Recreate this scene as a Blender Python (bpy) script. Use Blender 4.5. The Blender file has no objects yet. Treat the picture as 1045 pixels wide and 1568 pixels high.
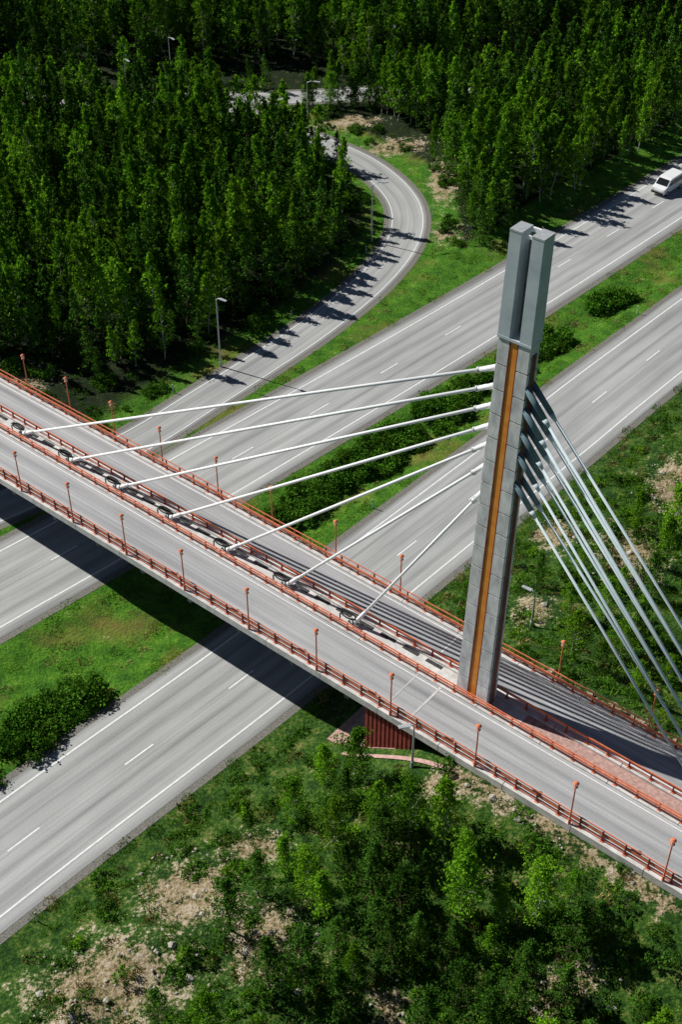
import bpy, math, random
import numpy as np
from mathutils import Vector, noise

random.seed(7); rng = np.random.default_rng(11)
scene = bpy.context.scene
COL = scene.collection

# ------------------------------------------------------------------ materials
def new_mat(name):
    m = bpy.data.materials.new(name); m.use_nodes = True
    nt = m.node_tree
    for n in list(nt.nodes): nt.nodes.remove(n)
    out = nt.nodes.new('ShaderNodeOutputMaterial')
    return m, nt, out
def N(nt, t, **kw):
    n = nt.nodes.new(t)
    for k, v in kw.items(): setattr(n, k, v)
    return n
def ramp(nt, fac, stops):
    r = N(nt, 'ShaderNodeValToRGB')
    e = r.color_ramp.elements
    while len(e) < len(stops): e.new(0.5)
    for i, (p, c) in enumerate(stops):
        e[i].position = p; e[i].color = (*c, 1) if len(c) == 3 else c
    nt.links.new(fac, r.inputs[0]); return r.outputs[0]
def noise_n(nt, scale, detail=4, rough=.55, vec=None):
    n = N(nt, 'ShaderNodeTexNoise'); n.inputs['Scale'].default_value = scale
    n.inputs['Detail'].default_value = detail; n.inputs['Roughness'].default_value = rough
    if vec is not None: nt.links.new(vec, n.inputs['Vector'])
    return n.outputs[0]
def mixc(nt, a, b, fac, mode='MIX'):
    m = N(nt, 'ShaderNodeMix', data_type='RGBA', blend_type=mode)
    for sock, v in ((m.inputs[6], a), (m.inputs[7], b), (m.inputs[0], fac)):
        if isinstance(v, (tuple, list)): sock.default_value = (*v, 1)
        elif isinstance(v, (int, float)): sock.default_value = v
        else: nt.links.new(v, sock)
    return m.outputs[2]
def math_n(nt, op, a, b=0.0, clamp=False):
    m = N(nt, 'ShaderNodeMath', operation=op); m.use_clamp = clamp
    for i, v in enumerate((a, b)):
        if isinstance(v, (int, float)): m.inputs[i].default_value = v
        else: nt.links.new(v, m.inputs[i])
    return m.outputs[0]
def principled(nt, out, col, rough=.8, metal=0, bump=None, bstr=.3, bdist=.05):
    b = N(nt, 'ShaderNodeBsdfPrincipled')
    if isinstance(col, (tuple, list)): b.inputs['Base Color'].default_value = (*col, 1)
    else: nt.links.new(col, b.inputs['Base Color'])
    if isinstance(rough, (int, float)): b.inputs['Roughness'].default_value = rough
    else: nt.links.new(rough, b.inputs['Roughness'])
    b.inputs['Metallic'].default_value = metal
    b.inputs['Specular IOR Level'].default_value = .3
    if bump is not None:
        bn = N(nt, 'ShaderNodeBump'); bn.inputs['Strength'].default_value = bstr
        bn.inputs['Distance'].default_value = bdist
        nt.links.new(bump, bn.inputs['Height']); nt.links.new(bn.outputs[0], b.inputs['Normal'])
    nt.links.new(b.outputs[0], out.inputs[0]); return b
def simple(name, c1, c2, scale=2., rough=.7, metal=0, bstr=0, stretch=None):
    m, nt, out = new_mat(name)
    tc = N(nt, 'ShaderNodeTexCoord'); vec = tc.outputs['Object']
    if stretch:
        mp = N(nt, 'ShaderNodeMapping'); mp.inputs['Scale'].default_value = stretch
        nt.links.new(vec, mp.inputs[0]); vec = mp.outputs[0]
    nz = noise_n(nt, scale, 4, .6, vec)
    col = ramp(nt, nz, [(.3, c1), (.7, c2)])
    principled(nt, out, col, rough, metal, nz if bstr else None, bstr)
    return m

def asphalt(name, lo, hi, hw, lanes):
    m, nt, out = new_mat(name)
    uv = N(nt, 'ShaderNodeUVMap'); uv.uv_map = 'UVMap'
    def mp(sx, sy):
        q = N(nt, 'ShaderNodeMapping'); q.inputs['Scale'].default_value = (sx, sy, 1)
        nt.links.new(uv.outputs[0], q.inputs[0]); return q.outputs[0]
    streak = noise_n(nt, 1, 4, .65, mp(.03, 2.2))
    patch = noise_n(nt, 1, 4, .6, mp(.07, .3))
    fine = noise_n(nt, 1, 2, .7, mp(8, 8))
    a = math_n(nt, 'ADD', math_n(nt, 'MULTIPLY', streak, .60), math_n(nt, 'MULTIPLY', patch, .50))
    a = math_n(nt, 'ADD', a, math_n(nt, 'MULTIPLY', fine, .25))
    a = math_n(nt, 'SUBTRACT', a, .12)
    sep = N(nt, 'ShaderNodeSeparateXYZ'); nt.links.new(uv.outputs[0], sep.inputs[0])
    tr = None
    for c in lanes:
        for o in (-.75, .75):
            d = math_n(nt, 'ABSOLUTE', math_n(nt, 'SUBTRACT', sep.outputs[1], c + o))
            g = math_n(nt, 'SUBTRACT', 1, math_n(nt, 'DIVIDE', d, .5), True)
            tr = g if tr is None else math_n(nt, 'ADD', tr, g)
    a = math_n(nt, 'ADD', a, math_n(nt, 'MULTIPLY', tr, -.14))
    ed = math_n(nt, 'SUBTRACT', math_n(nt, 'ABSOLUTE', sep.outputs[1]), hw - .55, True)
    a = math_n(nt, 'SUBTRACT', a, math_n(nt, 'MULTIPLY', ed, .45))
    sd = math_n(nt, 'ABSOLUTE', math_n(nt, 'ADD', sep.outputs[1], math_n(nt, 'MULTIPLY', streak, .12)))
    seam = math_n(nt, 'LESS_THAN', math_n(nt, 'ABSOLUTE', math_n(nt, 'SUBTRACT', sd, .18)), .03)
    a = math_n(nt, 'SUBTRACT', a, math_n(nt, 'MULTIPLY', seam, .14))
    col = ramp(nt, a, [(.28, lo), (.72, hi)])
    principled(nt, out, col, .85)
    return m

M = {}
M['asph_m'] = asphalt('asphalt_motorway', (.23, .232, .230), (.51, .515, .505), 4.8, (-1.9, 1.9))
M['asph_r'] = asphalt('asphalt_ramp', (.23, .232, .23), (.50, .505, .495), 2.2, (0,))
M['asph_b'] = asphalt('asphalt_bridge', (.24, .243, .25), (.52, .525, .53), 2.4, (0,))
M['paint'] = simple('white_paint', (.70, .71, .71), (.92, .92, .91), 3, .6)
M['shoulder'] = simple('gravel_shoulder', (.09, .085, .07), (.28, .27, .24), 9, .95)
M['concrete'] = simple('concrete', (.46, .45, .43), (.74, .73, .70), 1.5, .85)
M['concrete_dk'] = simple('concrete_dark', (.12, .12, .12), (.25, .25, .24), 1.5, .9)
M['pylon'] = simple('pylon_concrete', (.48, .49, .49), (.88, .88, .86), 1.6, .85, 0, .2, (1.2, 1.2, .5))
M['pyl_steel'] = simple('pylon_steel', (.46, .53, .57), (.62, .68, .72), .8, .45, .1)
M['orange'] = simple('orange_steel', (.78, .24, .03), (.94, .38, .06), 1.5, .6)
M['dkred'] = simple('dark_red_steel', (.18, .03, .018), (.30, .07, .04), 1.5, .6)
M['rail'] = simple('rail_orange_red_paint', (.60, .14, .065), (.86, .28, .14), 2.5, .5)
M['cable_w'] = simple('cable_white', (.86, .87, .88), (.92, .92, .92), 1, .5)
M['cable_b'] = simple('cable_bluegrey', (.58, .70, .74), (.72, .82, .84), 1, .45)
M['sleeve'] = simple('cable_sleeve', (.10, .17, .20), (.20, .28, .31), 1, .4)
M['black'] = simple('black_rubber', (.010, .010, .011), (.02, .02, .02), 3, .6)
M['gap_shade'] = simple('median_gap_shade', (.03, .03, .03), (.08, .08, .08), 3, .8)  # near-black colour standing in for shadow in the median gaps
M['galv'] = simple('galvanised_steel', (.40, .43, .44), (.60, .62, .62), 5, .45, .3)
M['pink'] = simple('pink_paving', (.34, .20, .17), (.60, .40, .35), 4, .9)
M['redwall'] = simple('red_wall', (.26, .05, .04), (.42, .10, .08), 3, .8)
M['rock'] = simple('rock', (.20, .19, .15), (.60, .56, .48), 2.5, .9)
M['van'] = simple('white_car_paint', (.76, .77, .78), (.84, .85, .86), 1, .25)
M['glass'] = simple('dark_glass', (.015, .018, .02), (.02, .024, .028), 1, .08)
M['lampglass'] = simple('lamp_glass', (.6, .6, .55), (.7, .7, .65), 1, .2)

def leaf_mat(name, dark, light, tip, trans=.3):
    m, nt, out = new_mat(name)
    g = N(nt, 'ShaderNodeNewGeometry'); oi = N(nt, 'ShaderNodeObjectInfo')
    c = mixc(nt, dark, light, g.outputs['Random Per Island'])
    c = mixc(nt, c, tip, math_n(nt, 'MULTIPLY', oi.outputs['Random'], .5))
    hsv = N(nt, 'ShaderNodeHueSaturation')
    r2 = math_n(nt, 'FRACT', math_n(nt, 'MULTIPLY', oi.outputs['Random'], 7.31))
    nt.links.new(math_n(nt, 'ADD', math_n(nt, 'MULTIPLY', r2, .70), .60), hsv.inputs['Value'])
    nt.links.new(c, hsv.inputs['Color'])
    d = N(nt, 'ShaderNodeBsdfDiffuse'); t = N(nt, 'ShaderNodeBsdfTranslucent'); mx = N(nt, 'ShaderNodeMixShader')
    mx.inputs[0].default_value = trans
    nt.links.new(hsv.outputs[0], d.inputs[0]); nt.links.new(hsv.outputs[0], t.inputs[0])
    nt.links.new(d.outputs[0], mx.inputs[1]); nt.links.new(t.outputs[0], mx.inputs[2])
    nt.links.new(mx.outputs[0], out.inputs[0]); return m
M['leaf_birch'] = leaf_mat('birch_leaves', (.030, .11, .006), (.17, .39, .018), (.24, .45, .024), .25)
M['leaf_pine'] = leaf_mat('pine_needles', (.014, .050, .007), (.075, .19, .020), (.11, .25, .028), .15)
M['leaf_shrub'] = leaf_mat('shrub_leaves', (.020, .075, .006), (.085, .23, .018), (.13, .28, .026), .2)
M['grassblade'] = leaf_mat('grass_blades', (.04, .13, .008), (.15, .33, .022), (.22, .36, .04), .3)
M['drygrass'] = leaf_mat('dry_grass_blades', (.18, .16, .04), (.42, .36, .13), (.44, .34, .15), .2)
M['bark_birch'] = simple('birch_bark', (.16, .15, .13), (.80, .78, .74), 3, .8, 0, 0, (1, 1, 3))
M['bark_pine'] = simple('pine_bark', (.06, .04, .03), (.18, .11, .07), 4, .9)

def ground_mat():
    m, nt, out = new_mat('ground_vegetation')
    geo = N(nt, 'ShaderNodeNewGeometry'); P = geo.outputs['Position']
    at = N(nt, 'ShaderNodeAttribute', attribute_name='zone'); sp = N(nt, 'ShaderNodeSeparateColor')
    nt.links.new(at.outputs['Color'], sp.inputs[0])
    big = noise_n(nt, .12, 3, .6, P); mid = noise_n(nt, .7, 5, .7, P); fine = noise_n(nt, 4, 4, .75, P)
    f = math_n(nt, 'ADD', math_n(nt, 'MULTIPLY', mid, .5), math_n(nt, 'MULTIPLY', fine, .5))
    lawn = ramp(nt, f, [(.32, (.014, .06, .003)), (.45, (.045, .155, .006)), (.55, (.10, .27, .012)), (.64, (.20, .33, .035)), (.74, (.36, .34, .10))])
    lawn = mixc(nt, lawn, (.30, .19, .06), ramp(nt, big, [(.52, (0, 0, 0)), (.68, (.6, .6, .6))]))
    rough = ramp(nt, f, [(.34, (.005, .018, .002)), (.45, (.018, .065, .005)), (.53, (.060, .15, .012)), (.60, (.22, .22, .06)), (.70, (.50, .42, .28))])
    rock = ramp(nt, f, [(.36, (.03, .06, .010)), (.44, (.10, .12, .03)), (.48, (.32, .24, .12)), (.56, (.52, .42, .28)), (.66, (.74, .67, .56))])
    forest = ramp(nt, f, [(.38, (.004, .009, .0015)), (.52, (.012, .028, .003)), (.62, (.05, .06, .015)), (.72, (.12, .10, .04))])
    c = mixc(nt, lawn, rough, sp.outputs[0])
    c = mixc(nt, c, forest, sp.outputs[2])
    rk = ramp(nt, math_n(nt, 'ADD', sp.outputs[1], math_n(nt, 'MULTIPLY', math_n(nt, 'SUBTRACT', f, .5), 3.4)), [(.40, (0, 0, 0)), (.60, (1, 1, 1))])
    c = mixc(nt, c, rock, rk)
    principled(nt, out, c, .95, 0, fine, 1., .3)
    return m
M['ground'] = ground_mat()

# ------------------------------------------------------------------ mesh builder
class MB:
    def __init__(s): s.v = []; s.f = []; s.m = []; s.mats = []
    def mi(s, k):
        if k not in s.mats: s.mats.append(k)
        return s.mats.index(k)
    def hexa(s, c, k):
        b = len(s.v); s.v += [tuple(p) for p in c]; i = s.mi(k)
        for q in ((3, 2, 1, 0), (4, 5, 6, 7), (0, 1, 5, 4), (1, 2, 6, 5), (2, 3, 7, 6), (3, 0, 4, 7)):
            s.f.append(tuple(b + j for j in q)); s.m.append(i)
    def quad(s, c, k):
        b = len(s.v); s.v += [tuple(p) for p in c]; s.f.append(tuple(range(b, b + len(c)))); s.m.append(s.mi(k))
    def tube(s, p0, p1, r0, r1, k, n=8, cap=True):
        p0 = Vector(p0); p1 = Vector(p1); d = (p1 - p0).normalized()
        u = d.cross(Vector((0, 0, 1)) if abs(d.z) < .95 else Vector((1, 0, 0))).normalized(); w = d.cross(u)
        b = len(s.v); i = s.mi(k)
        for p, r in ((p0, r0), (p1, r1)):
            for j in range(n):
                a = 2 * math.pi * j / n; s.v.append(tuple(p + (u * math.cos(a) + w * math.sin(a)) * r))
        for j in range(n):
            s.f.append((b + j, b + (j + 1) % n, b + n + (j + 1) % n, b + n + j)); s.m.append(i)
        if cap:
            s.f.append(tuple(b + j for j in reversed(range(n)))); s.m.append(i)
            s.f.append(tuple(b + n + j for j in range(n))); s.m.append(i)
    def make(s, name, parent=None, loc=(0, 0, 0), smooth=False, link=True):
        me = bpy.data.meshes.new(name); me.from_pydata(s.v, [], s.f)
        for k in s.mats: me.materials.append(M[k])
        me.polygons.foreach_set('material_index', s.m)
        if smooth: me.polygons.foreach_set('use_smooth', [True] * len(s.f))
        me.update()
        o = bpy.data.objects.new(name, me)
        if link: COL.objects.link(o)
        o.location = loc
        if parent: o.parent = parent
        return o
def empty(name, loc=(0, 0, 0)):
    o = bpy.data.objects.new(name, None); COL.objects.link(o); o.location = loc; return o

# ------------------------------------------------------------------ layout
ANG = math.radians(-39.4); AX, AY = math.cos(ANG), math.sin(ANG); NX, NY = -AY, AX
def L(s, t, z=0.): return (s * AX + t * NX, s * AY + t * NY, z)
DZ = 7.0

def catmull(pts, step=1.5):
    P = [Vector((*p, 0)) for p in pts]; P = [P[0] * 2 - P[1]] + P + [P[-1] * 2 - P[-2]]
    out = []
    for i in range(1, len(P) - 2):
        n = max(2, int((P[i + 1] - P[i]).length / step))
        for j in range(n):
            t = j / n; a, b, c, d = P[i - 1], P[i], P[i + 1], P[i + 2]
            q = .5 * ((2 * b) + (c - a) * t + (2 * a - 5 * b + 4 * c - d) * t * t + (3 * b - a - 3 * c + d) * t ** 3)
            out.append((q.x, q.y))
    out.append((P[-2].x, P[-2].y)); return np.array(out)
R_UP = catmull([(-140, -31), (-100, 8), (-60, 46.5), (-30.1, 75.4), (-12, 93), (13, 118.6), (37.3, 144.8), (70, 181), (110, 226), (190, 320)])
R_LO = catmull([(-150, -90), (-100, -35), (-58, 12), (-24.9, 48.9), (-7, 68), (3.3, 79.9), (19.3, 98.0), (30.6, 110.9), (65, 149), (105, 193.5), (180, 280)])
R_RA = catmull([(-120, 6), (-90, 34), (-55, 66), (-36, 83.2), (-26.8, 90.6), (-18.9, 98.1), (-14.1, 103.8), (-8.6, 110.5), (-2.7, 118.1), (3.1, 127.2), (6.9, 136), (8.1, 143.9), (6.8, 151), (3.2, 158.2), (-1.5, 163.6), (-8, 169.5), (-14, 174.5), (-19, 180)])
R_CR = catmull([(-160, 160), (-100, 178), (-60, 181), (-35, 179), (-18, 179.8), (-6, 180.8), (2, 182), (14, 184), (30, 190), (70, 212), (140, 240)])
def tang(R):
    T = np.gradient(R, axis=0); T /= np.linalg.norm(T, axis=1)[:, None]; return T
TT = {id(R): tang(R) for R in (R_UP, R_LO, R_RA, R_CR)}
def sdist(R, x, y):
    x = np.atleast_1d(x).astype(float).ravel(); y = np.atleast_1d(y).astype(float).ravel()
    T = TT[id(R)]; res = np.empty(len(x))
    for i in range(0, len(x), 20000):
        dx = x[i:i + 20000, None] - R[None, :, 0]; dy = y[i:i + 20000, None] - R[None, :, 1]
        d2 = dx * dx + dy * dy; k = d2.argmin(1); r = np.arange(len(k))
        cr = T[k, 0] * dy[r, k] - T[k, 1] * dx[r, k]
        res[i:i + 20000] = np.sign(cr + 1e-9) * np.sqrt(d2[r, k])
    return res
def sm(v): v = np.clip(v, 0, 1); return v * v * (3 - 2 * v)
def vnoise(x, y, sc):
    return np.array([noise.noise(Vector((a * sc, b * sc, 3.1))) for a, b in zip(x, y)])
def terrain(x, y, full=False):
    x = np.atleast_1d(x).astype(float).ravel(); y = np.atleast_1d(y).astype(float).ravel()
    du, dl, dr, dc = sdist(R_UP, x, y), sdist(R_LO, x, y), sdist(R_RA, x, y), sdist(R_CR, x, y)
    s = x * AX + y * AY; t = x * NX + y * NY
    n1 = vnoise(x, y, .09); n2 = vnoise(x, y, .35)
    r = np.clip(-dl - 6.6, 0, None)
    hr = 2.8 * (1 - np.exp(-r / 12)) + (n1 * 1.8 + n2 * .7) * np.clip(r / 7, 0, 1)
    med = (dl > 6) & (du < -6)
    hm = -.45 * sm((np.minimum(dl, -du) - 6) / 2.5)
    e = np.clip(np.minimum(np.minimum(du - 6.8, np.abs(dr) - 4), np.abs(dc) - 4), 0, None)
    hf = 1.5 * (1 - np.exp(-e / 9)) + (n1 * 1.0 + n2 * .3) * np.clip(e / 6, 0, 1)
    h = np.where(dl < -4.75, hr, np.where(du > 4.9, hf, np.where(med, hm, 0)))
    acr = sm(1 - np.clip(np.maximum(46.2 - t, t - 56.3), 0, None) / 13)
    emb = 6.55 * sm((s + 41.5) / 14) * acr
    h = np.where(s > -42, np.maximum(h, emb), h)
    h = np.where((s > -42) & (t > 46.2) & (t < 56.4), np.minimum(h, emb + .2), h)
    acl = sm(1 - np.clip(np.maximum(46.2 - t, t - 56.3), 0, None) / 11)
    h = np.where(s < -96, np.maximum(h, 6.55 * sm((-s - 96) / 9) * acl), h)
    if full: return h, du, dl, dr, dc, s, t, n1, n2
    return h
def tz(x, y): return float(terrain(x, y)[0])

def axis(a, b, step, far):
    v = list(np.arange(a, b + .01, step)); d = step
    lo, hi = [], []; q = b
    while q < far: d *= 1.35; q += d; hi.append(q)
    d = step; q = a
    while q > -far: d *= 1.35; q -= d; lo.append(q)
    return np.array(lo[::-1] + v + hi)
gx = axis(-75, 85, .8, 2500); gy = axis(28, 230, .8, 2500)
X, Y = np.meshgrid(gx, gy); xs, ys = X.ravel(), Y.ravel()
h, du, dl, dr, dc, sB, tB, n1, n2 = terrain(xs, ys, True)
nx, ny = len(gx), len(gy)
idx = np.arange(nx * ny).reshape(ny, nx)
faces = np.stack([idx[:-1, :-1], idx[:-1, 1:], idx[1:, 1:], idx[1:, :-1]], -1).reshape(-1, 4)
me = bpy.data.meshes.new('ground')
me.vertices.add(nx * ny); me.vertices.foreach_set('co', np.stack([xs, ys, h], -1).ravel())
me.loops.add(faces.size); me.loops.foreach_set('vertex_index', faces.ravel())
me.polygons.add(len(faces)); me.polygons.foreach_set('loop_start', np.arange(0, faces.size, 4)); me.polygons.foreach_set('loop_total', np.full(len(faces), 4))
me.polygons.foreach_set('use_smooth', np.ones(len(faces), bool))
me.update(); me.validate()
def zones(x, y, du, dl, dr, dc, s, t, n1):
    rough = (dl < -5.2).astype(float)
    rough = np.maximum(rough, ((s > -40) & (t > 40)).astype(float) * (dl < -5))
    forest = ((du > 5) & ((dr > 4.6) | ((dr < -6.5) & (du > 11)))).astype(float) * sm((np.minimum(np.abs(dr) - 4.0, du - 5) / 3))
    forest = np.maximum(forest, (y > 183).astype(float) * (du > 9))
    def blob(cx, cy, rx, ry): return np.clip(1.25 - np.hypot((x - cx) / rx, (y - cy) / ry), 0, 1)
    rock = np.zeros_like(x)
    for b in ((-9.5, 48, 4.5, 4), (-14, 41.5, 6.5, 4.5), (-5.5, 51.5, 3, 2.4), (-4.5, 44, 3.5, 4), (6.5, 52.5, 3, 1.6), (13, 152, 2.8, 8), (7, 163, 6, 3.2), (1, 171, 6, 2.8), (12.5, 139, 2.6, 3.4),
              (24, 80, 4, 5), (18, 84, 2.5, 4), (30, 90, 4, 5), (15, 73, 2.4, 3), (-33, 107, 6, 4), (3, 40, 2, 2), (13, 40, 3, 2)):
        rock = np.maximum(rock, .74 * blob(*b))
    rock *= (np.abs(dl) > 6.5) * (np.abs(du) > 7)
    edge = ((t < 46.6) & (t > 45.1) & (s > -29)) | ((t > 56.2) & (t < 57.6) & (s > -29))
    rock = np.where(edge, .62, rock)
    return rough, rock, forest
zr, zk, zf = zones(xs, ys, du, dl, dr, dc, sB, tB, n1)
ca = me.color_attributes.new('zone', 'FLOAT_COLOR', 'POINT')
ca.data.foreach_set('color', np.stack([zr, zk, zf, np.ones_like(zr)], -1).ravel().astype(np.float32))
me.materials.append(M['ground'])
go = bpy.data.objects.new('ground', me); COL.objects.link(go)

def strip(name, R, o0, o1, z, mat, parent=None):
    T = TT[id(R)]; Nn = np.stack([-T[:, 1], T[:, 0]], -1)
    dist = np.concatenate([[0], np.cumsum(np.linalg.norm(np.diff(R, axis=0), axis=1))])
    vs, uvs, fs = [], [], []
    for i in range(len(R)):
        for o in (o0, o1):
            p = R[i] + Nn[i] * o; vs.append((p[0], p[1], z)); uvs.append((dist[i], o))
    for i in range(len(R) - 1): fs.append((i * 2 + 1, i * 2, (i + 1) * 2, (i + 1) * 2 + 1))
    me = bpy.data.meshes.new(name); me.from_pydata(vs, [], fs)
    ul = me.uv_layers.new(name='UVMap')
    for l in me.loops: ul.data[l.index].uv = uvs[l.vertex_index]
    me.materials.append(M[mat]); me.update()
    if me.polygons[0].normal.z < 0: me.flip_normals()
    o = bpy.data.objects.new(name, me); COL.objects.link(o)
    if parent: o.parent = parent
    return o
def dashes(mb, R, off, w, z, dl, gap, phase=0):
    T = TT[id(R)]; Nn = np.stack([-T[:, 1], T[:, 0]], -1)
    dist = np.concatenate([[0], np.cumsum(np.linalg.norm(np.diff(R, axis=0), axis=1))])
    def at(d):
        return np.array([np.interp(d, dist, R[:, 0]), np.interp(d, dist, R[:, 1])]), np.array([np.interp(d, dist, Nn[:, 0]), np.interp(d, dist, Nn[:, 1])])
    d = phase
    while d < dist[-1] - dl:
        a, na = at(d); b, nb = at(d + dl)
        c = [a + na * (off - w), b + nb * (off - w), b + nb * (off + w), a + na * (off + w)]
        mb.quad([(q[0], q[1], z) for q in c], 'paint'); d += dl + gap
for nm, R, hw, mt in (('motorway', R_UP, 4.95, 'asph_m'), ('motorway', R_LO, 4.75, 'asph_m'), ('ramp_road', R_RA, 2.25, 'asph_r'), ('forest_road', R_CR, 2.3, 'asph_r')):
    zb = {'motorway': .03, 'ramp_road': .022, 'forest_road': .016}[nm]
    e = empty(nm)
    strip('gravel_verge', R, -hw - .6, hw + .6, zb - .013, 'shoulder', e)
    strip('asphalt', R, -hw, hw, zb, mt, e)
    strip('edge_line', R, -hw + .95 if nm == 'motorway' else -hw + .35, (-hw + 1.1) if nm == 'motorway' else -hw + .46, zb + .012, 'paint', e)
    strip('edge_line', R, hw - 1.1 if nm == 'motorway' else hw - .46, (hw - .95) if nm == 'motorway' else hw - .35, zb + .012, 'paint', e)
    if nm == 'motorway':
        mb = MB(); dashes(mb, R, 0, .07, zb + .012, 2.6, 7.4, 1.0)
        mb.make('lane_dashes', e)

# ------------------------------------------------------------------ bridge
bridge = empty('cable_stayed_bridge')
S0, S1 = -125, 45
def lbox(mb, s0, s1, t0, t1, z0, z1, k):
    mb.hexa([L(s0, t0, z0), L(s1, t0, z0), L(s1, t1, z0), L(s0, t1, z0), L(s0, t0, z1), L(s1, t0, z1), L(s1, t1, z1), L(s0, t1, z1)], k)
R_ND = np.array([L(s, 48.9)[:2] for s in np.arange(S0, S1, 2.)]); TT[id(R_ND)] = tang(R_ND)
R_FD = np.array([L(s, 54.3)[:2] for s in np.arange(S0, S1, 2.)]); TT[id(R_FD)] = tang(R_FD)
strip('near_deck_asphalt', R_ND, -1.85, 1.85, DZ, 'asph_b', bridge)
strip('far_deck_asphalt', R_FD, -1.4, 1.4, DZ, 'asph_b', bridge)
mb = MB()
for s in np.arange(S0, S1, 5.0):
    e = s + 4.95
    for (a, b) in ((46.45, 47.05), (50.75, 51.15), (52.5, 52.9), (55.7, 56.2)):
        lbox(mb, s, e, a, b, DZ - .42, DZ + .14, 'concrete')
mb.make('edge_beams', bridge)
mb = MB()
lbox(mb, S0, S1, 47.05, 50.75, DZ - .5, DZ - .012, 'concrete_dk'); lbox(mb, S0, S1, 52.9, 55.7, DZ - .5, DZ - .012, 'concrete_dk')
lbox(mb, S0, -31, 47.3, 49.0, DZ - 1.15, DZ - .5, 'concrete_dk'); lbox(mb, S0, -31, 53.9, 55.4, DZ - 1.15, DZ - .5, 'concrete_dk')
lbox(mb, S0, -31, 50.4, 52.9, DZ - 1.3, DZ - .5, 'concrete_dk')
for s in np.arange(S0 + 2, -33, 5.0): lbox(mb, s, s + .35, 46.6, 56.1, DZ - .95, DZ - .5, 'concrete_dk')
mb.make('deck_structure', bridge)
mb = MB()
lbox(mb, S0, -27, 51.15, 52.5, DZ - .5, DZ - .02, 'concrete')
for s in np.arange(-112, -34, 2.02):
    lbox(mb, s, s + 1.3, 52.12, 52.42, DZ - .3, DZ + .03, 'gap_shade')  # dark boxes paint the shadow gaps along the median
    if random.random() < .6: lbox(mb, s + .3, s + .8, 51.25, 51.55, DZ - .3, DZ + .06, 'galv')
lbox(mb, -27, S1, 51.15, 52.5, DZ - .5, DZ - .05, 'pink')
mb.make('median_strip', bridge)
mb = MB()
for s in (-33.0, -34.9):
    lbox(mb, s, s + .16 if s > -34 else s + .08, 47.05, 50.75, DZ - .01, DZ + .015, 'concrete'); lbox(mb, s, s + .12, 52.9, 55.7, DZ - .01, DZ + .015, 'concrete')
mb.make('expansion_joint', bridge)
mb = MB()
for t in (47.3, 50.5, 53.1, 55.5): lbox(mb, S0, S1, t - .035, t + .035, DZ - .01, DZ + .012, 'paint')
mb.make('deck_markings', bridge)
mb = MB()
lbox(mb, -33.3, -32.6, 46.95, 56.0, .5, DZ - .52, 'concrete_dk')
for i in range(11): lbox(mb, -36.2 + i * .36, -36.2 + i * .36 + .22, 46.66, 46.9, 1.2, DZ - .43, 'redwall')
lbox(mb, -36.3, -32.2, 46.905, 46.945, 1.2, DZ - .5, 'dkred')
mb.make('abutment', bridge)
def drape(name, s0, s1, t0, t1, dz, k, step=.6):
    ss = np.arange(s0, s1 + .01, step); ts = np.linspace(t0, t1, max(2, int((t1 - t0) / step) + 1))
    G1, G2 = np.meshgrid(ss, ts); xx = (G1 * AX + G2 * NX).ravel(); yy = (G1 * AY + G2 * NY).ravel(); hh = terrain(xx, yy) + dz
    mb = MB(); w = len(ss); mb.v = list(zip(xx, yy, hh)); i = mb.mi(k)
    for a in range(len(ts) - 1):
        for b in range(w - 1): mb.f.append((a * w + b, a * w + b + 1, (a + 1) * w + b + 1, (a + 1) * w + b)); mb.m.append(i)
    return mb.make(name)
drape('slope_paving', -39.6, -33.4, 46.6, 56.0, .06, 'pink')
drape('footpath', -37.5, -29, 45.55, 45.9, .09, 'pink')

# pylon
TC = 51.8
def SCz(z): return -30.75 + .020 * (z - 7)
def pf(z): return 1 - .22 * (z - 7) / 34.6
def pbox(mb, a0, a1, b0, b1, z0, z1, k, ins=0):
    c = []
    for z in (z0, z1):
        f = pf(z)
        for (a, b) in ((a0 + ins, b0 + ins), (a1 - ins, b0 + ins), (a1 - ins, b1 - ins), (a0 + ins, b1 - ins)): c.append(L(SCz(z) + a * f, TC + b * f, z))
    mb.hexa(c, k)
mb = MB(); z = 5.5
while z < 35.1:
    z2 = min(z + 1.65, 35.3)
    for a0, a1 in ((-1.22, -.36), (.36, 1.22)):
        pbox(mb, a0, a1, -.60, .60, z, z2 - .08, 'pylon'); pbox(mb, a0, a1, -.60, .60, z2 - .08, z2, 'concrete_dk', .035)
    z = z2
mb.make('concrete_legs', bridge)
mb = MB()
pbox(mb, -.358, .358, -.56, .50, 6, 35.2, 'orange'); pbox(mb, -.358, -.27, -.60, -.562, 6, 35.2, 'dkred'); pbox(mb, .28, .358, -.60, -.562, 6, 35.2, 'dkred')
pbox(mb, 1.222, 1.28, -.30, .30, 6, 34.6, 'concrete_dk'); pbox(mb, 1.281, 1.31, -.12, .12, 6, 34.6, 'dkred')
mb.make('orange_infill', bridge)
mb = MB()
for a0, a1 in ((-1.30, -.40), (.40, 1.30)):
    pbox(mb, a0, a1, -.66, .66, 35.3, 41.5, 'pyl_steel')
    pbox(mb, a0 - .02, a1 + .02, -.68, .68, 41.5, 41.6, 'galv')
pbox(mb, -.40, .40, .46, .58, 35.3, 41.2, 'concrete_dk'); pbox(mb, -.40, .40, -.3, -.22, 41.2, 41.4, 'cable_w'); pbox(mb, -.40, .40, .50, .66, 41.3, 41.55, 'cable_w')
pbox(mb, -1.32, 1.32, -.68, .68, 35.2, 35.36, 'pyl_steel')
mb.make('steel_head', bridge)

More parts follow.
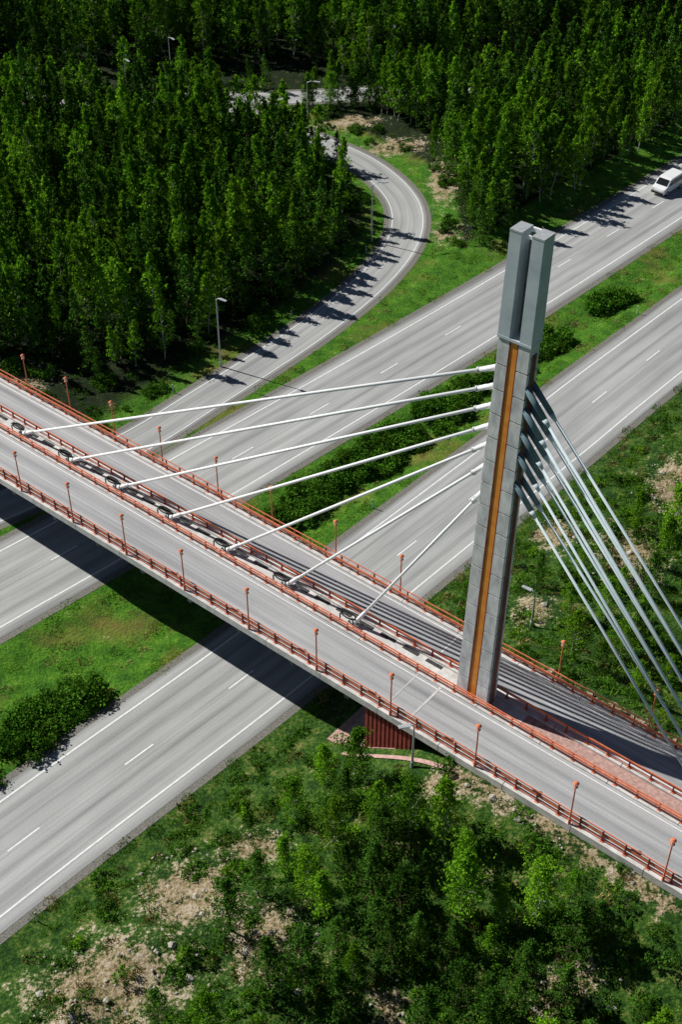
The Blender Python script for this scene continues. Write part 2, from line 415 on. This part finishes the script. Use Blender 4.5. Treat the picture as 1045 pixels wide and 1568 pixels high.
# cables
mbc = MB(); mbs = MB(); mba = MB()
anch = [-77.6, -71.6, -65.9, -59.9, -53.8, -47.7, -41.3]; za = [33.0, 31.8, 30.5, 29.1, 27.8, 26.3, 24.4]
def ring(mb, c, ax, r1, r2, k):
    n, mN = 16, 6; b = len(mb.v); i = mb.mi(k)
    for a in range(n):
        th = 2 * math.pi * a / n
        for q in range(mN):
            ph = 2 * math.pi * q / mN
            rs = r1 + r2 * math.cos(ph)
            mb.v.append(L(c[0] + ax * rs * math.cos(th), c[1] + rs * math.sin(th) * .75, c[2] + r2 * math.sin(ph)))
    for a in range(n):
        for q in range(mN):
            mb.f.append((b + a * mN + q, b + ((a + 1) % n) * mN + q, b + ((a + 1) % n) * mN + (q + 1) % mN, b + a * mN + (q + 1) % mN)); mb.m.append(i)
for s, z in zip(anch, za):
    p0 = Vector(L(s, 51.83, DZ + .1)); p1 = Vector(L(SCz(z) - 1.0, TC, z)); d = (p1 - p0).normalized()
    mbc.tube(p0, p1, .105, .105, 'cable_w', 10)
    mbc.tube(p0, p0 + d * 1.8, .16, .15, 'cable_w', 10)
    mbs.tube(p1 - d * 1.5, p1, .14, .20, 'cable_w', 10); mbs.tube(p1 - d * 1.62, p1 - d * 1.45, .19, .19, 'galv', 10)
    lbox(mba, s - .5, s + .45, 51.55, 52.1, DZ - .2, DZ + .12, 'galv')
    ring(mba, (s - .5, 51.75, DZ + .62), 1.8, .36, .065, 'black')
    for o in (-1.1, .1): lbox(mba, s + o - .04, s + o + .04, 51.48, 51.55, DZ, DZ + .62, 'black')
zb = [32.6, 31.2, 29.7, 28.1, 26.1]; sb = [-5.3, -6.9, -8.5, -10.1, -11.6]
for s, z in zip(sb, zb):
    for o in (-1, 1):
        p1 = Vector(L(SCz(z) + .95, TC + o * .32, z)); p0 = Vector(L(s, TC + .2 + o * .75, DZ)); d = (p0 - p1).normalized()
        mbc.tube(p0, p1, .085, .085, 'cable_b', 10)
        mbs.tube(p1, p1 + d * 2.0, .19, .17, 'sleeve', 10); mbs.tube(p1 + d * 2.0, p1 + d * 2.5, .17, .09, 'cable_b', 10)
        lbox(mba, s - .4, s + .4, TC + .2 + o * .75 - .2, TC + .2 + o * .75 + .2, DZ - .3, DZ + .25, 'galv')
mbc.make('stay_cables', bridge, smooth=True); mbs.make('cable_sleeves', bridge, smooth=True); mba.make('cable_anchors', bridge)

def rail(t, side, s0=S0, s1=S1, hgt=1.0, beam=.24):
    mb = MB(); zb = DZ + .14
    lbox(mb, s0, s1, t - .03, t + .03, zb + hgt - .07, zb + hgt, 'rail')
    lbox(mb, s0, s1, t + side * .06 - .035, t + side * .06 + .035, zb + .40, zb + .40 + beam, 'rail')
    lbox(mb, s0, s1, t - .02, t + .02, zb + .12, zb + .16, 'rail')
    s = s0
    while s < s1:
        lbox(mb, s, s + .09, t - .05, t + .05, zb, zb + hgt - .08, 'dkred'); lbox(mb, s - .07, s + .16, t - .12, t + .12, zb, zb + .04, 'rail'); s += 1.55
    return mb.make('guard_rail')
rail(46.72, 1); rail(55.98, -1); rail(50.95, -1, hgt=.68, beam=.14); rail(52.7, 1, hgt=.68, beam=.14)

def bridge_lamp(s, t):
    mb = MB(); z = DZ + .14
    mb.tube((0, 0, 0), (0, 0, .5), .10, .09, 'rail'); mb.tube((0, 0, .5), (0, 0, 3.5), .055, .045, 'rail')
    mb.tube((0, 0, 3.5), (0, 0, 3.56), .15, .15, 'rail', 10); mb.tube((0, 0, 3.56), (0, 0, 3.85), .10, .13, 'lampglass', 10); mb.tube((0, 0, 3.85), (0, 0, 3.96), .19, .07, 'rail', 10)
    mb.make('bridge_lamp', loc=L(s, t, z))
for s in (-84, -77.8, -71.5, -65.3, -59.3, -53.1, -46.7, -40.4, -34, -27.2, -20.2, -13.8, -7): bridge_lamp(s, 46.55)
for s in (-88, -82, -76.4, -70.8, -65.1, -58.8, -53, -46.6, -40.5, -33.8, -27, -20.1, -13.5): bridge_lamp(s, 56.12)

def street_lamp(x, y, hh, az, arm=1.1):
    mb = MB(); ca, sa = math.cos(az), math.sin(az)
    mb.tube((0, 0, 0), (0, 0, .6), .13, .12, 'galv'); mb.tube((0, 0, .6), (0, 0, hh - .2), .09, .05, 'galv')
    mb.tube((0, 0, hh - .25), (ca * arm * .5, sa * arm * .5, hh), .05, .045, 'galv'); mb.tube((ca * arm * .5, sa * arm * .5, hh), (ca * arm, sa * arm, hh + .02), .045, .04, 'galv')
    c = Vector((ca * (arm + .35), sa * (arm + .35), hh)); u = Vector((ca, sa, 0)) * .42; w = Vector((-sa, ca, 0)) * .17
    mb.hexa([c - u * .9 - w * .7 - Vector((0, 0, .06)), c + u * .8 - w * .6 - Vector((0, 0, .06)), c + u * .8 + w * .6 - Vector((0, 0, .06)), c - u * .9 + w * .7 - Vector((0, 0, .06)),
             c - u - w + Vector((0, 0, .07)), c + u - w * .8 + Vector((0, 0, .05)), c + u + w * .8 + Vector((0, 0, .05)), c - u + w + Vector((0, 0, .07))], 'galv')
    mb.make('street_lamp', loc=(x, y, tz(x, y) - .02))
for a in ((-12.2, 110.5, 8.0, -.6, .5), (3.6, 137.2, 7.4, .1), (14.6, 70.9, 3.6, 2.5, .4), (-24.5, 184, 7.5, -1), (7.6, 190, 7, -1.5), (-4.6, 171.5, 6, -.3), (-30.5, 180, 6, -1)):
    street_lamp(*a)
street_lamp(4.65, 54.6, 4.2, 3.4, .3)
def post(x, y):
    mb = MB(); mb.tube((0, 0, 0), (0, 0, .95), .05, .045, 'paint', 6); mb.tube((0, 0, .72), (0, 0, .82), .055, .055, 'black', 6); mb.tube((0, 0, .95), (0, 0, 1.0), .05, .02, 'paint', 6)
    mb.make('reflector_post', loc=(x, y, tz(x, y)))
for R, off, st in ((R_UP, 6, 30), (R_LO, -5.7, 30), (R_LO, 5.7, 30), (R_RA, 3.2, 11), (R_RA, -3.1, 13)):
    T = TT[id(R)]
    for i in range(5, len(R) - 1, st):
        x, y = R[i] + np.array([-T[i, 1], T[i, 0]]) * off
        if 35 < y < 180 and abs(x) < 60 : post(float(x), float(y))

def van(x, y, heading):
    e = empty('white_van', (x, y, .03)); e.rotation_euler = (0, 0, heading)
    prof = [(-2.35, .35), (2.3, .35), (2.38, .75), (2.25, 1.02), (1.65, 1.16), (.95, 1.85), (.55, 1.96), (-2.2, 1.98), (-2.36, 1.75), (-2.4, .8)]
    mb = MB(); n = len(prof); w = .95
    for yy in (-w, w):
        for (a, b) in prof: mb.v.append((a, yy * (1 - .10 * max(0, b - 1.1)), b))
    i = mb.mi('van')
    mb.f.append(tuple(reversed(range(n)))); mb.f.append(tuple(range(n, 2 * n))); mb.m += [i, i]
    for j in range(n): mb.f.append((j, (j + 1) % n, n + (j + 1) % n, n + j)); mb.m.append(i)
    o = mb.make('body', e); bv = o.modifiers.new('b', 'BEVEL'); bv.width = .07; bv.segments = 2
    mb = MB(); q = .012
    mb.quad([(1.60 + q, -.80, 1.22), (1.60 + q, .80, 1.22), (.99 + q, .74, 1.84), (.99 + q, -.74, 1.84)], 'glass')
    for sgn in (-1, 1):
        for a, b, c, d in ((.35, 1.35, .35, .85), (-.75, .25, -.75, .25), (-1.95, -.85, -1.95, -.85)):
            y0 = sgn * (w * (1 - .10 * .1) + .012); y1 = sgn * (w * (1 - .10 * .65) + .012)
            mb.quad([(a, y0, 1.18), (b, y0, 1.18), (d, y1, 1.74), (c, y1, 1.74)][::sgn], 'glass')
        mb.quad([(2.385, sgn * .55, .74), (2.385, sgn * .85, .74), (2.30, sgn * .85, .98), (2.30, sgn * .55, .98)], 'lampglass')
    mb.quad([(-2.41, -.7, 1.15), (-2.41, .7, 1.15), (-2.385, .66, 1.7), (-2.385, -.66, 1.7)], 'glass')
    mb.hexa([(2.36, -.85, .36), (2.42, -.85, .36), (2.42, .85, .36), (2.36, .85, .36), (2.36, -.85, .55), (2.44, -.85, .55), (2.44, .85, .55), (2.36, .85, .55)], 'black')
    mb.make('windows', e)
    mb = MB()
    for a in (-1.5, 1.5):
        for sgn in (-1, 1):
            mb.tube((a, sgn * .78, .33), (a, sgn * .97, .33), .33, .33, 'black', 16); mb.tube((a, sgn * .97, .33), (a, sgn * .985, .33), .19, .17, 'galv', 12)
    mb.make('wheels', e); return e
ang = math.radians(227.1)
van(40.9, 150.8, ang)
tr = empty('car_trailer', (40.9 + 4.8 * math.cos(ang + math.pi), 150.8 + 4.8 * math.sin(ang + math.pi), .03)); tr.rotation_euler = (0, 0, ang)
mb = MB()
mb.hexa([(-1.5, -.8, .5), (1.3, -.8, .5), (1.3, .8, .5), (-1.5, .8, .5), (-1.5, -.85, 1.05), (1.3, -.85, 1.05), (1.3, .85, 1.05), (-1.5, .85, 1.05)], 'galv')
mb.hexa([(-1.4, -.75, 1.051), (1.2, -.75, 1.051), (1.2, .75, 1.051), (-1.4, .75, 1.051), (-1.3, -.6, 1.3), (1.1, -.6, 1.3), (1.1, .6, 1.3), (-1.3, .6, 1.3)], 'concrete_dk')
mb.tube((1.3, 0, .5), (2.3, 0, .45), .05, .05, 'galv')
for sgn in (-1, 1): mb.tube((-.1, sgn * .86, .3), (-.1, sgn * 1.0, .3), .3, .3, 'black', 14)
mb.make('body', tr)

# ------------------------------------------------------------------ vegetation
def leaves_arrays(cent, sig, n, size, up=.3, flat=.75):
    c = np.repeat(cent, n, 0); sg = np.repeat(sig, n)[:, None]
    p = c + rng.normal(size=c.shape) * sg * np.array([1, 1, flat])
    a = rng.normal(size=c.shape); a /= np.linalg.norm(a, axis=1)[:, None]
    b = rng.normal(size=c.shape); b[:, 2] *= (1 - up); b -= (b * a).sum(1)[:, None] * a; b /= np.linalg.norm(b, axis=1)[:, None]
    s = size * rng.uniform(.6, 1.3, len(c))[:, None]
    return np.stack([p - a * s, p + a * s * .8 - b * s * .5, p + b * s], 1).reshape(-1, 3)
def finish(name, mb, V, li):
    b = len(mb.v); allv = np.concatenate([np.array(mb.v), V]); nf = len(V) // 3
    F = list(mb.f) + [(b + 3 * i, b + 3 * i + 1, b + 3 * i + 2) for i in range(nf)]
    me = bpy.data.meshes.new(name); me.from_pydata(allv.tolist(), [], F)
    for k in mb.mats: me.materials.append(M[k])
    me.polygons.foreach_set('material_index', mb.m + [li] * nf); me.update(); return me
def tree_mesh(name, H, kind, seed, crown_r, base, nl, nclump, nleaf, leaf, leafmat, barkmat, trunk=.014, spread=1.):
    r = random.Random(seed); mb = MB(); mb.mi(barkmat); li = mb.mi(leafmat)
    pts = []; ox = oy = 0; K = 7
    for i in range(K + 1):
        pts.append(Vector((ox, oy, H * i / K * .98))); ox += r.uniform(-.02, .02) * H; oy += r.uniform(-.02, .02) * H
    def tp(f): f = min(f, .999) * K; i = int(f); return pts[i].lerp(pts[i + 1], f - i)
    for i in range(K):
        r0 = H * trunk * (1 - i / K) ** .8 + .012; r1 = H * trunk * (1 - (i + 1) / K) ** .8 + .01
        mb.tube(pts[i], pts[i + 1], r0, r1, barkmat, 5, False)
    cents, sigs = [], []; az = r.uniform(0, 6)
    for i in range(nl):
        g = (i + .5) / nl; f = base + (1 - base) * g ** .9 * .97
        if kind == 'spruce': env = (1 - g) ** .95 + .03; el = -.05 + .5 * g
        elif kind == 'pine': env = math.sin(math.pi * min(1, g * .75 + .22)) ** .7; el = .25 + .7 * g
        elif kind == 'dome': env = math.sin(math.pi * (g * .80 + .17)) ** .7; el = .45 + .8 * g
        else: env = min(1, g * 3.5 + .45) * (1 - g) ** .75 + .05; el = .5 + .8 * g
        ln = crown_r * env * r.uniform(.5, 1.35); az += 2.4 + r.uniform(-.6, .6)
        b0 = tp(f); d = Vector((math.cos(az) * math.cos(el), math.sin(az) * math.cos(el), math.sin(el)))
        e = b0 + d * ln
        mb.tube(b0, e, H * .004 * (1.3 - g) + .008, .006, barkmat, 3, False)
        for q in range(nclump):
            w = .3 + .8 * (q + r.random()) / nclump
            c = b0.lerp(e, w) + Vector((r.gauss(0, 1), r.gauss(0, 1), r.gauss(0, .7))) * .10 * crown_r
            cents.append(c); sigs.append(spread * crown_r * r.uniform(.07, .16) * (1.1 - .6 * g))
    for q in range(4): cents.append(tp(.93 + .02 * q) + Vector((0, 0, .04 * q * H * .3))); sigs.append(.06 * crown_r)
    V = leaves_arrays(np.array([tuple(c) for c in cents]), np.array(sigs), nleaf, leaf, flat=.85)
    return finish(name, mb, V, li)
def clump_mesh(name, seed, rad, hh, nc, nleaf, leaf, mat):
    r = random.Random(seed); mb = MB(); mb.mi('bark_pine'); li = mb.mi(mat); cents, sigs = [], []
    for i in range(nc):
        a = r.uniform(0, 6.28); d = rad * math.sqrt(r.random()); z = hh * (1 - (d / rad) ** 2 * .6) * r.uniform(.35, 1.)
        c = Vector((math.cos(a) * d, math.sin(a) * d, z)); cents.append(tuple(c)); sigs.append(rad * r.uniform(.10, .2))
        mb.tube((c.x * .3, c.y * .3, -.1), c, .02, .008, 'bark_pine', 3, False)
    return finish(name, mb, leaves_arrays(np.array(cents), np.array(sigs), nleaf, leaf), li)
def grass_mesh(name, seed, rad, hh, n, mat):
    r = np.random.default_rng(seed); a = r.uniform(0, 6.28, n); d = rad * np.sqrt(r.random(n))
    p = np.stack([np.cos(a) * d, np.sin(a) * d, np.full(n, -.03)], -1); t = r.uniform(0, 6.28, n); w = .05
    q = np.stack([np.cos(t) * w, np.sin(t) * w, np.zeros(n)], -1); ln = np.stack([r.normal(0, .12, n), r.normal(0, .12, n), hh * r.uniform(.5, 1.2, n)], -1)
    V = np.stack([p - q, p + q, p + ln], 1).reshape(-1, 3)
    me = bpy.data.meshes.new(name); me.from_pydata(V.tolist(), [], [(3 * i, 3 * i + 1, 3 * i + 2) for i in range(n)]); me.materials.append(M[mat]); me.update(); return me
def rock_mesh(name, seed):
    import bmesh
    bm = bmesh.new(); bmesh.ops.create_icosphere(bm, subdivisions=1, radius=.5)
    for v in bm.verts:
        n = noise.noise(v.co * 2.2 + Vector((seed * 7, 0, 0))); v.co *= 1 + .6 * n; v.co.z *= .65
    me = bpy.data.meshes.new(name); bm.to_mesh(me); bm.free(); me.materials.append(M['rock']); return me

PB = [tree_mesh('forest_birch_%d' % i, 8, 'dome' if i == 2 else 'birch', i, 1.75, .14, 24, 3, 19, .16, 'leaf_birch', 'bark_birch', .008, 1.0) for i in range(6)]
PP = [tree_mesh('forest_pine_%d' % i, 8, 'spruce', 20 + i, 1.7, .06, 30, 3, 16, .15, 'leaf_pine', 'bark_pine', .010) for i in range(5)]
NB = [tree_mesh('near_birch_%d' % i, 6, 'birch' if i % 2 else 'dome', 60 + i, 1.75, .12, 32, 4, 30, .085, 'leaf_birch', 'bark_birch', .011) for i in range(5)]
NP = [tree_mesh('near_pine_%d' % i, 6, 'pine' if i % 2 else 'spruce', 80 + i, 1.55, .10, 32, 4, 30, .08, 'leaf_pine', 'bark_pine', .012) for i in range(5)]
SH = [clump_mesh('shrub_%d' % i, 100 + i, 1.1, 1.3, 24, 40, .10, 'leaf_shrub') for i in range(4)]
UG = [clump_mesh('undergrowth_%d' % i, 120 + i, .7, .5, 12, 26, .075, 'leaf_shrub') for i in range(3)] + [clump_mesh('undergrowth_p', 130, .6, .8, 10, 26, .07, 'leaf_pine'), clump_mesh('undergrowth_b', 131, .5, 1.0, 10, 24, .07, 'leaf_birch')]
GR = [grass_mesh('grass_tuft_%d' % i, i, .75, .26, 90, 'grassblade') for i in range(3)] + [grass_mesh('dry_tuft', 9, .65, .3, 70, 'drygrass')]
RK = [rock_mesh('rock_%d' % i, i) for i in range(4)]

def instanced(name, items):
    c = bpy.data.collections.new(name + '_collection')
    for i, (me, x, y, z, sc, szz, rz, rx) in enumerate(items):
        o = bpy.data.objects.new('%s_item_%d' % (name, i), me); o.location = (x, y, z); o.scale = (sc, sc, szz); o.rotation_euler = (rx, rx * .5, rz); c.objects.link(o)
    e = empty(name); e.instance_type = 'COLLECTION'; e.instance_collection = c
    return e
def jgrid(x0, x1, y0, y1, st, j=.42):
    gx, gy = np.meshgrid(np.arange(x0, x1, st), np.arange(y0, y1, st)); gx = gx.ravel(); gy = gy.ravel()
    gx = gx + rng.uniform(-j, j, len(gx)) * st; gy = gy + rng.uniform(-j, j, len(gy)) * st; return gx, gy

items = []; edge_sh = []
x, y = jgrid(-70, 70, 100, 192, 2.0, .6)
h, du, dl, dr, dc, s, t, n1, n2 = terrain(x, y, True)
left = ((dr > 7.0 + n2 * 2) | ((dr > 3.6) & (y > 157))) & (y > 109 + n1 * 3 - (x + 28) * .15) & (du > 12)
right = (dr < -6.8 + n2 * 1.5) & (du > 9.5 + n2 * 2) & (y > 120)
nearveg = (x > -4) & (x < 13) & (y > 157) & (y < 176) & (dr < 0) & (dr > -11)
keep = (left | right) & (np.abs(dc) > 3.4) & ~nearveg & (np.abs(dr) > 3.6) & (np.abs(x) < y * .27 + 16) & ~((x < 0) & (y > 184.5))
for i in np.where(keep)[0]:
    pr = random.random(); b = n1[i]
    me = random.choice(PB) if pr < .52 + b * .9 else random.choice(PP)
    sc = random.choice((random.uniform(.4, .75), random.uniform(.65, 1.0), random.uniform(.75, 1.1))) * (1 + .2 * b)
    items.append((me, x[i], y[i], h[i] - .1, sc * random.uniform(.9, 1.15), sc * random.uniform(.9, 1.25), random.uniform(0, 6.28), random.uniform(-.06, .06)))
fr = (np.abs(dr) > 3.9) & (np.abs(dr) < 9) & (du > 8.5) & (y > 97) & (np.abs(dc) > 4) & (np.abs(x) < y * .27 + 6) & ((dr > 0) | (du > 10)) & ((dr > 0) | (y > 135))
for i in np.where(fr)[0]:
    if random.random() < .55: q = random.uniform(.4, 1.1); edge_sh.append((random.choice(SH + UG), x[i], y[i], h[i] - .08, q, q, random.uniform(0, 6.28), 0))
x, y = jgrid(-100, 100, 186, 275, 2.7, .6)
h, du, dl, dr, dc, s, t, n1, n2 = terrain(x, y, True)
keep = (np.abs(dc) > 5) & (du > 11) & (np.abs(x) < y * .27 + 12) & ((y > 191 + n1 * 4) | (x > 2))
for i in np.where(keep)[0]:
    pr = random.random()
    me = random.choice(PP) if pr < .55 - n1[i] else random.choice(PB)
    sc = random.uniform(.75, 1.4); items.append((me, x[i], y[i], h[i] - .1, sc * 1.0, sc * 1.1, random.uniform(0, 6.28), 0))
instanced('forest', items)
x, y = jgrid(-40, -22, 97, 112, 1.5); h = terrain(x, y); dr = sdist(R_RA, x, y); t = x * NX + y * NY
for i in range(len(x)):
    if dr[i] > 3.4 and t[i] > 58.5 and random.random() < .6: q = random.uniform(.4, 1.2); edge_sh.append((random.choice(SH + UG), x[i], y[i], h[i] - .08, q, q, random.uniform(0, 6.28), 0))
instanced('roadside_shrubs', edge_sh)

items = []
def along(R, off0, off1, y0, y1, n, meshes, s0, s1, extra=0):
    T = TT[id(R)]; I = [i for i in range(len(R)) if y0 < R[i, 1] < y1]
    for _ in range(n):
        i = random.choice(I); o = random.uniform(off0, off1); px = R[i, 0] - T[i, 1] * o + random.uniform(-.8, .8); py = R[i, 1] + T[i, 0] * o
        sc = random.uniform(s0, s1); items.append((random.choice(meshes), px, py, tz(px, py) - .1, sc, sc * random.uniform(.8, 1.2), random.uniform(0, 6.28), 0))
along(R_UP, -10.4, -7.2, 90, 122, 150, SH, .6, 1.25)
along(R_UP, -9.5, -7.6, 128, 131, 12, SH, .9, 1.4)
along(R_LO, 6.4, 9.2, 34, 61, 130, SH, .7, 1.5)
instanced('median_shrubs', items)

gi, ui, ri = [], [], []
x, y = jgrid(-34, 46, 34, 165, 1.25)
h, du, dl, dr, dc, s, t, n1, n2 = terrain(x, y, True)
vis = (np.abs(x) < y * .26 + 8)
off = (np.abs(du) > 5.5) & (np.abs(dl) > 5.3) & (np.abs(dr) > 2.9) & ~((t > 46.0) & (t < 56.7) & (s > -42)) & ~((t > 44.8) & (t < 46.3) & (s > -41) & (s < -29))
lawn = ((dl > 5) & (du < -5)) | ((du > 5) & (dr < 0) & (du < 14)) | ((dr > 0) & (dr < 7)) ; rough = dl < -5
zr, zk, zf = zones(x, y, du, dl, dr, dc, s, t, n1)
for i in np.where(vis & off & (lawn | rough))[0]:
    sc = random.uniform(.6, 1.1)
    if random.random() > zk[i] * 1.1 and random.random() < (.75 if rough[i] else .45):
        me = random.choice(GR[:3]) if random.random() < .86 - .5 * zk[i] - .3 * (n1[i] > .2) else GR[3]
        gi.append((me, x[i], y[i], h[i], sc, sc * (.5 if lawn[i] and not rough[i] else 1.2), random.uniform(0, 6.28), 0))
    if rough[i] and dl[i] < -6.8:
        for _ in range(2):
            if random.random() < .46 - .55 * zk[i] + n2[i] * .6:
                q = random.uniform(.35, 1.25); ui.append((random.choice(UG), x[i] + random.uniform(-.6, .6), y[i] + random.uniform(-.6, .6), h[i] - .05, q, q, random.uniform(0, 6.28), 0))
    for _ in range(6):
        if zk[i] > .12 and random.random() < zk[i] * .9:
            q = random.uniform(.07, .28) * (2.4 if random.random() < .07 else 1); xx = x[i] + random.uniform(-.6, .6); yy = y[i] + random.uniform(-.6, .6)
            ri.append((random.choice(RK), xx, yy, h[i] + .02, q, q, random.uniform(0, 6.28), random.uniform(-.4, .4)))
instanced('grass', gi); instanced('undergrowth', ui); instanced('rocks', ri)

def tree(me, name, x, y, sc, zz=1., lean=0):
    o = bpy.data.objects.new(name, me); COL.objects.link(o); o.location = (x, y, tz(x, y) - .1); o.scale = (sc, sc, sc * zz); o.rotation_euler = (lean, lean * .7, random.uniform(0, 6.28))
placed = []
def ok(x, y, d):
    for a, b in placed:
        if (a - x) ** 2 + (b - y) ** 2 < d * d: return False
    placed.append((x, y)); return True
for (x, y, k, sc) in ((-6.8, 45.0, 'p', .9), (-5.2, 47.5, 'p', .75), (-3.6, 49.0, 'b', .7), (7.3, 45.0, 'b', 1.1), (11.5, 44, 'b', .9), (-10.5, 38.5, 'p', .7), (-3, 53.5, 'b', .7), (-1.2, 56.3, 'b', .7), (.2, 53.2, 'p', .75), (2.2, 51.0, 'b', .8), (-.5, 50.5, 'b', .85),
                      (26, 78, 'b', .9), (28, 82, 'b', 1.0), (24.5, 74.5, 'p', .8), (29, 75, 'b', 1.0), (19.5, 77, 'b', .6), (15.8, 76.5, 'p', .6), (17.4, 72, 'b', .55), (31, 87, 'b', .9), (14.2, 80, 'b', .5), (22.2, 69, 'p', .7),
                      (27.5, 70, 'b', .8), (31, 92.5, 'b', .7), (-1.5, 175.5, 'b', .9), (-4.5, 174.5, 'p', .8), (1.5, 177, 'p', 1.0), (14.5, 142.5, 'p', 1.0), (15.5, 140, 'b', .8),
                      (-7.5, 38, 'b', .8), (-4.2, 41, 'p', .9)):
    ok(x, y, 0); tree(random.choice(NB if k == 'b' else NP), 'birch_tree' if k == 'b' else 'pine_tree', x, y, sc)
for _ in range(900):
    x = random.uniform(-3, 23); y = random.uniform(32, 55); s = x * AX + y * AY; t = x * NX + y * NY
    if t > 43.2 or (x < 2 and y < 44 - x) and random.random() < .5: continue
    if noise.noise(Vector((x * .24, y * .24, 0))) < -.10 : continue
    if y > 50 and random.random() < .5: continue
    if not ok(x, y, 1.65): continue
    b = random.random() < .42; tree(random.choice(NB if b else NP), 'birch_tree' if b else 'pine_tree', x, y, random.uniform(.45, 1.0), random.uniform(.9, 1.2), random.uniform(-.06, .06))
for _ in range(110):
    x = random.uniform(16, 40); y = random.uniform(60, 98); s = x * AX + y * AY; t = x * NX + y * NY
    if s < -36 + random.random() * 6 or t < 60 or not ok(x, y, 2.2): continue
    b = random.random() < .6; tree(random.choice(NB if b else NP), 'birch_tree' if b else 'pine_tree', x, y, random.uniform(.4, .9))

# ------------------------------------------------------------------ light, sky, camera
sv = Vector((-.888, .46, 0)).normalized(); EL = math.radians(42)
sun_dir = Vector((sv.x * math.cos(EL), sv.y * math.cos(EL), math.sin(EL)))
sl = bpy.data.lights.new('sun', 'SUN'); sl.energy = 5.0; sl.angle = math.radians(.5); sl.color = (1, .975, .92)
so = bpy.data.objects.new('sun', sl); COL.objects.link(so); so.rotation_euler = sun_dir.to_track_quat('Z', 'Y').to_euler(); so.location = (-60, 60, 120)
w = bpy.data.worlds.new('World'); scene.world = w; w.use_nodes = True; nt = w.node_tree
bg = nt.nodes['Background']; sky = nt.nodes.new('ShaderNodeTexSky'); sky.sky_type = 'NISHITA'; sky.sun_disc = False
sky.air_density = .5; sky.dust_density = .2; sky.altitude = 300
sky.sun_elevation = EL; sky.sun_rotation = math.atan2(sv.x, sv.y); nt.links.new(sky.outputs[0], bg.inputs[0]); bg.inputs[1].default_value = .05
cam = bpy.data.cameras.new('camera'); co = bpy.data.objects.new('camera', cam); COL.objects.link(co)
cam.sensor_fit = 'VERTICAL'; cam.sensor_height = 36; cam.lens = 1980 / 1568 * 36; cam.clip_end = 6000; cam.clip_start = .5
co.location = (0, 0, 72); co.rotation_euler = (math.radians(50.5), 0, 0); scene.camera = co
scene.view_settings.view_transform = 'Standard'; scene.view_settings.look = 'None'; scene.view_settings.exposure = 0
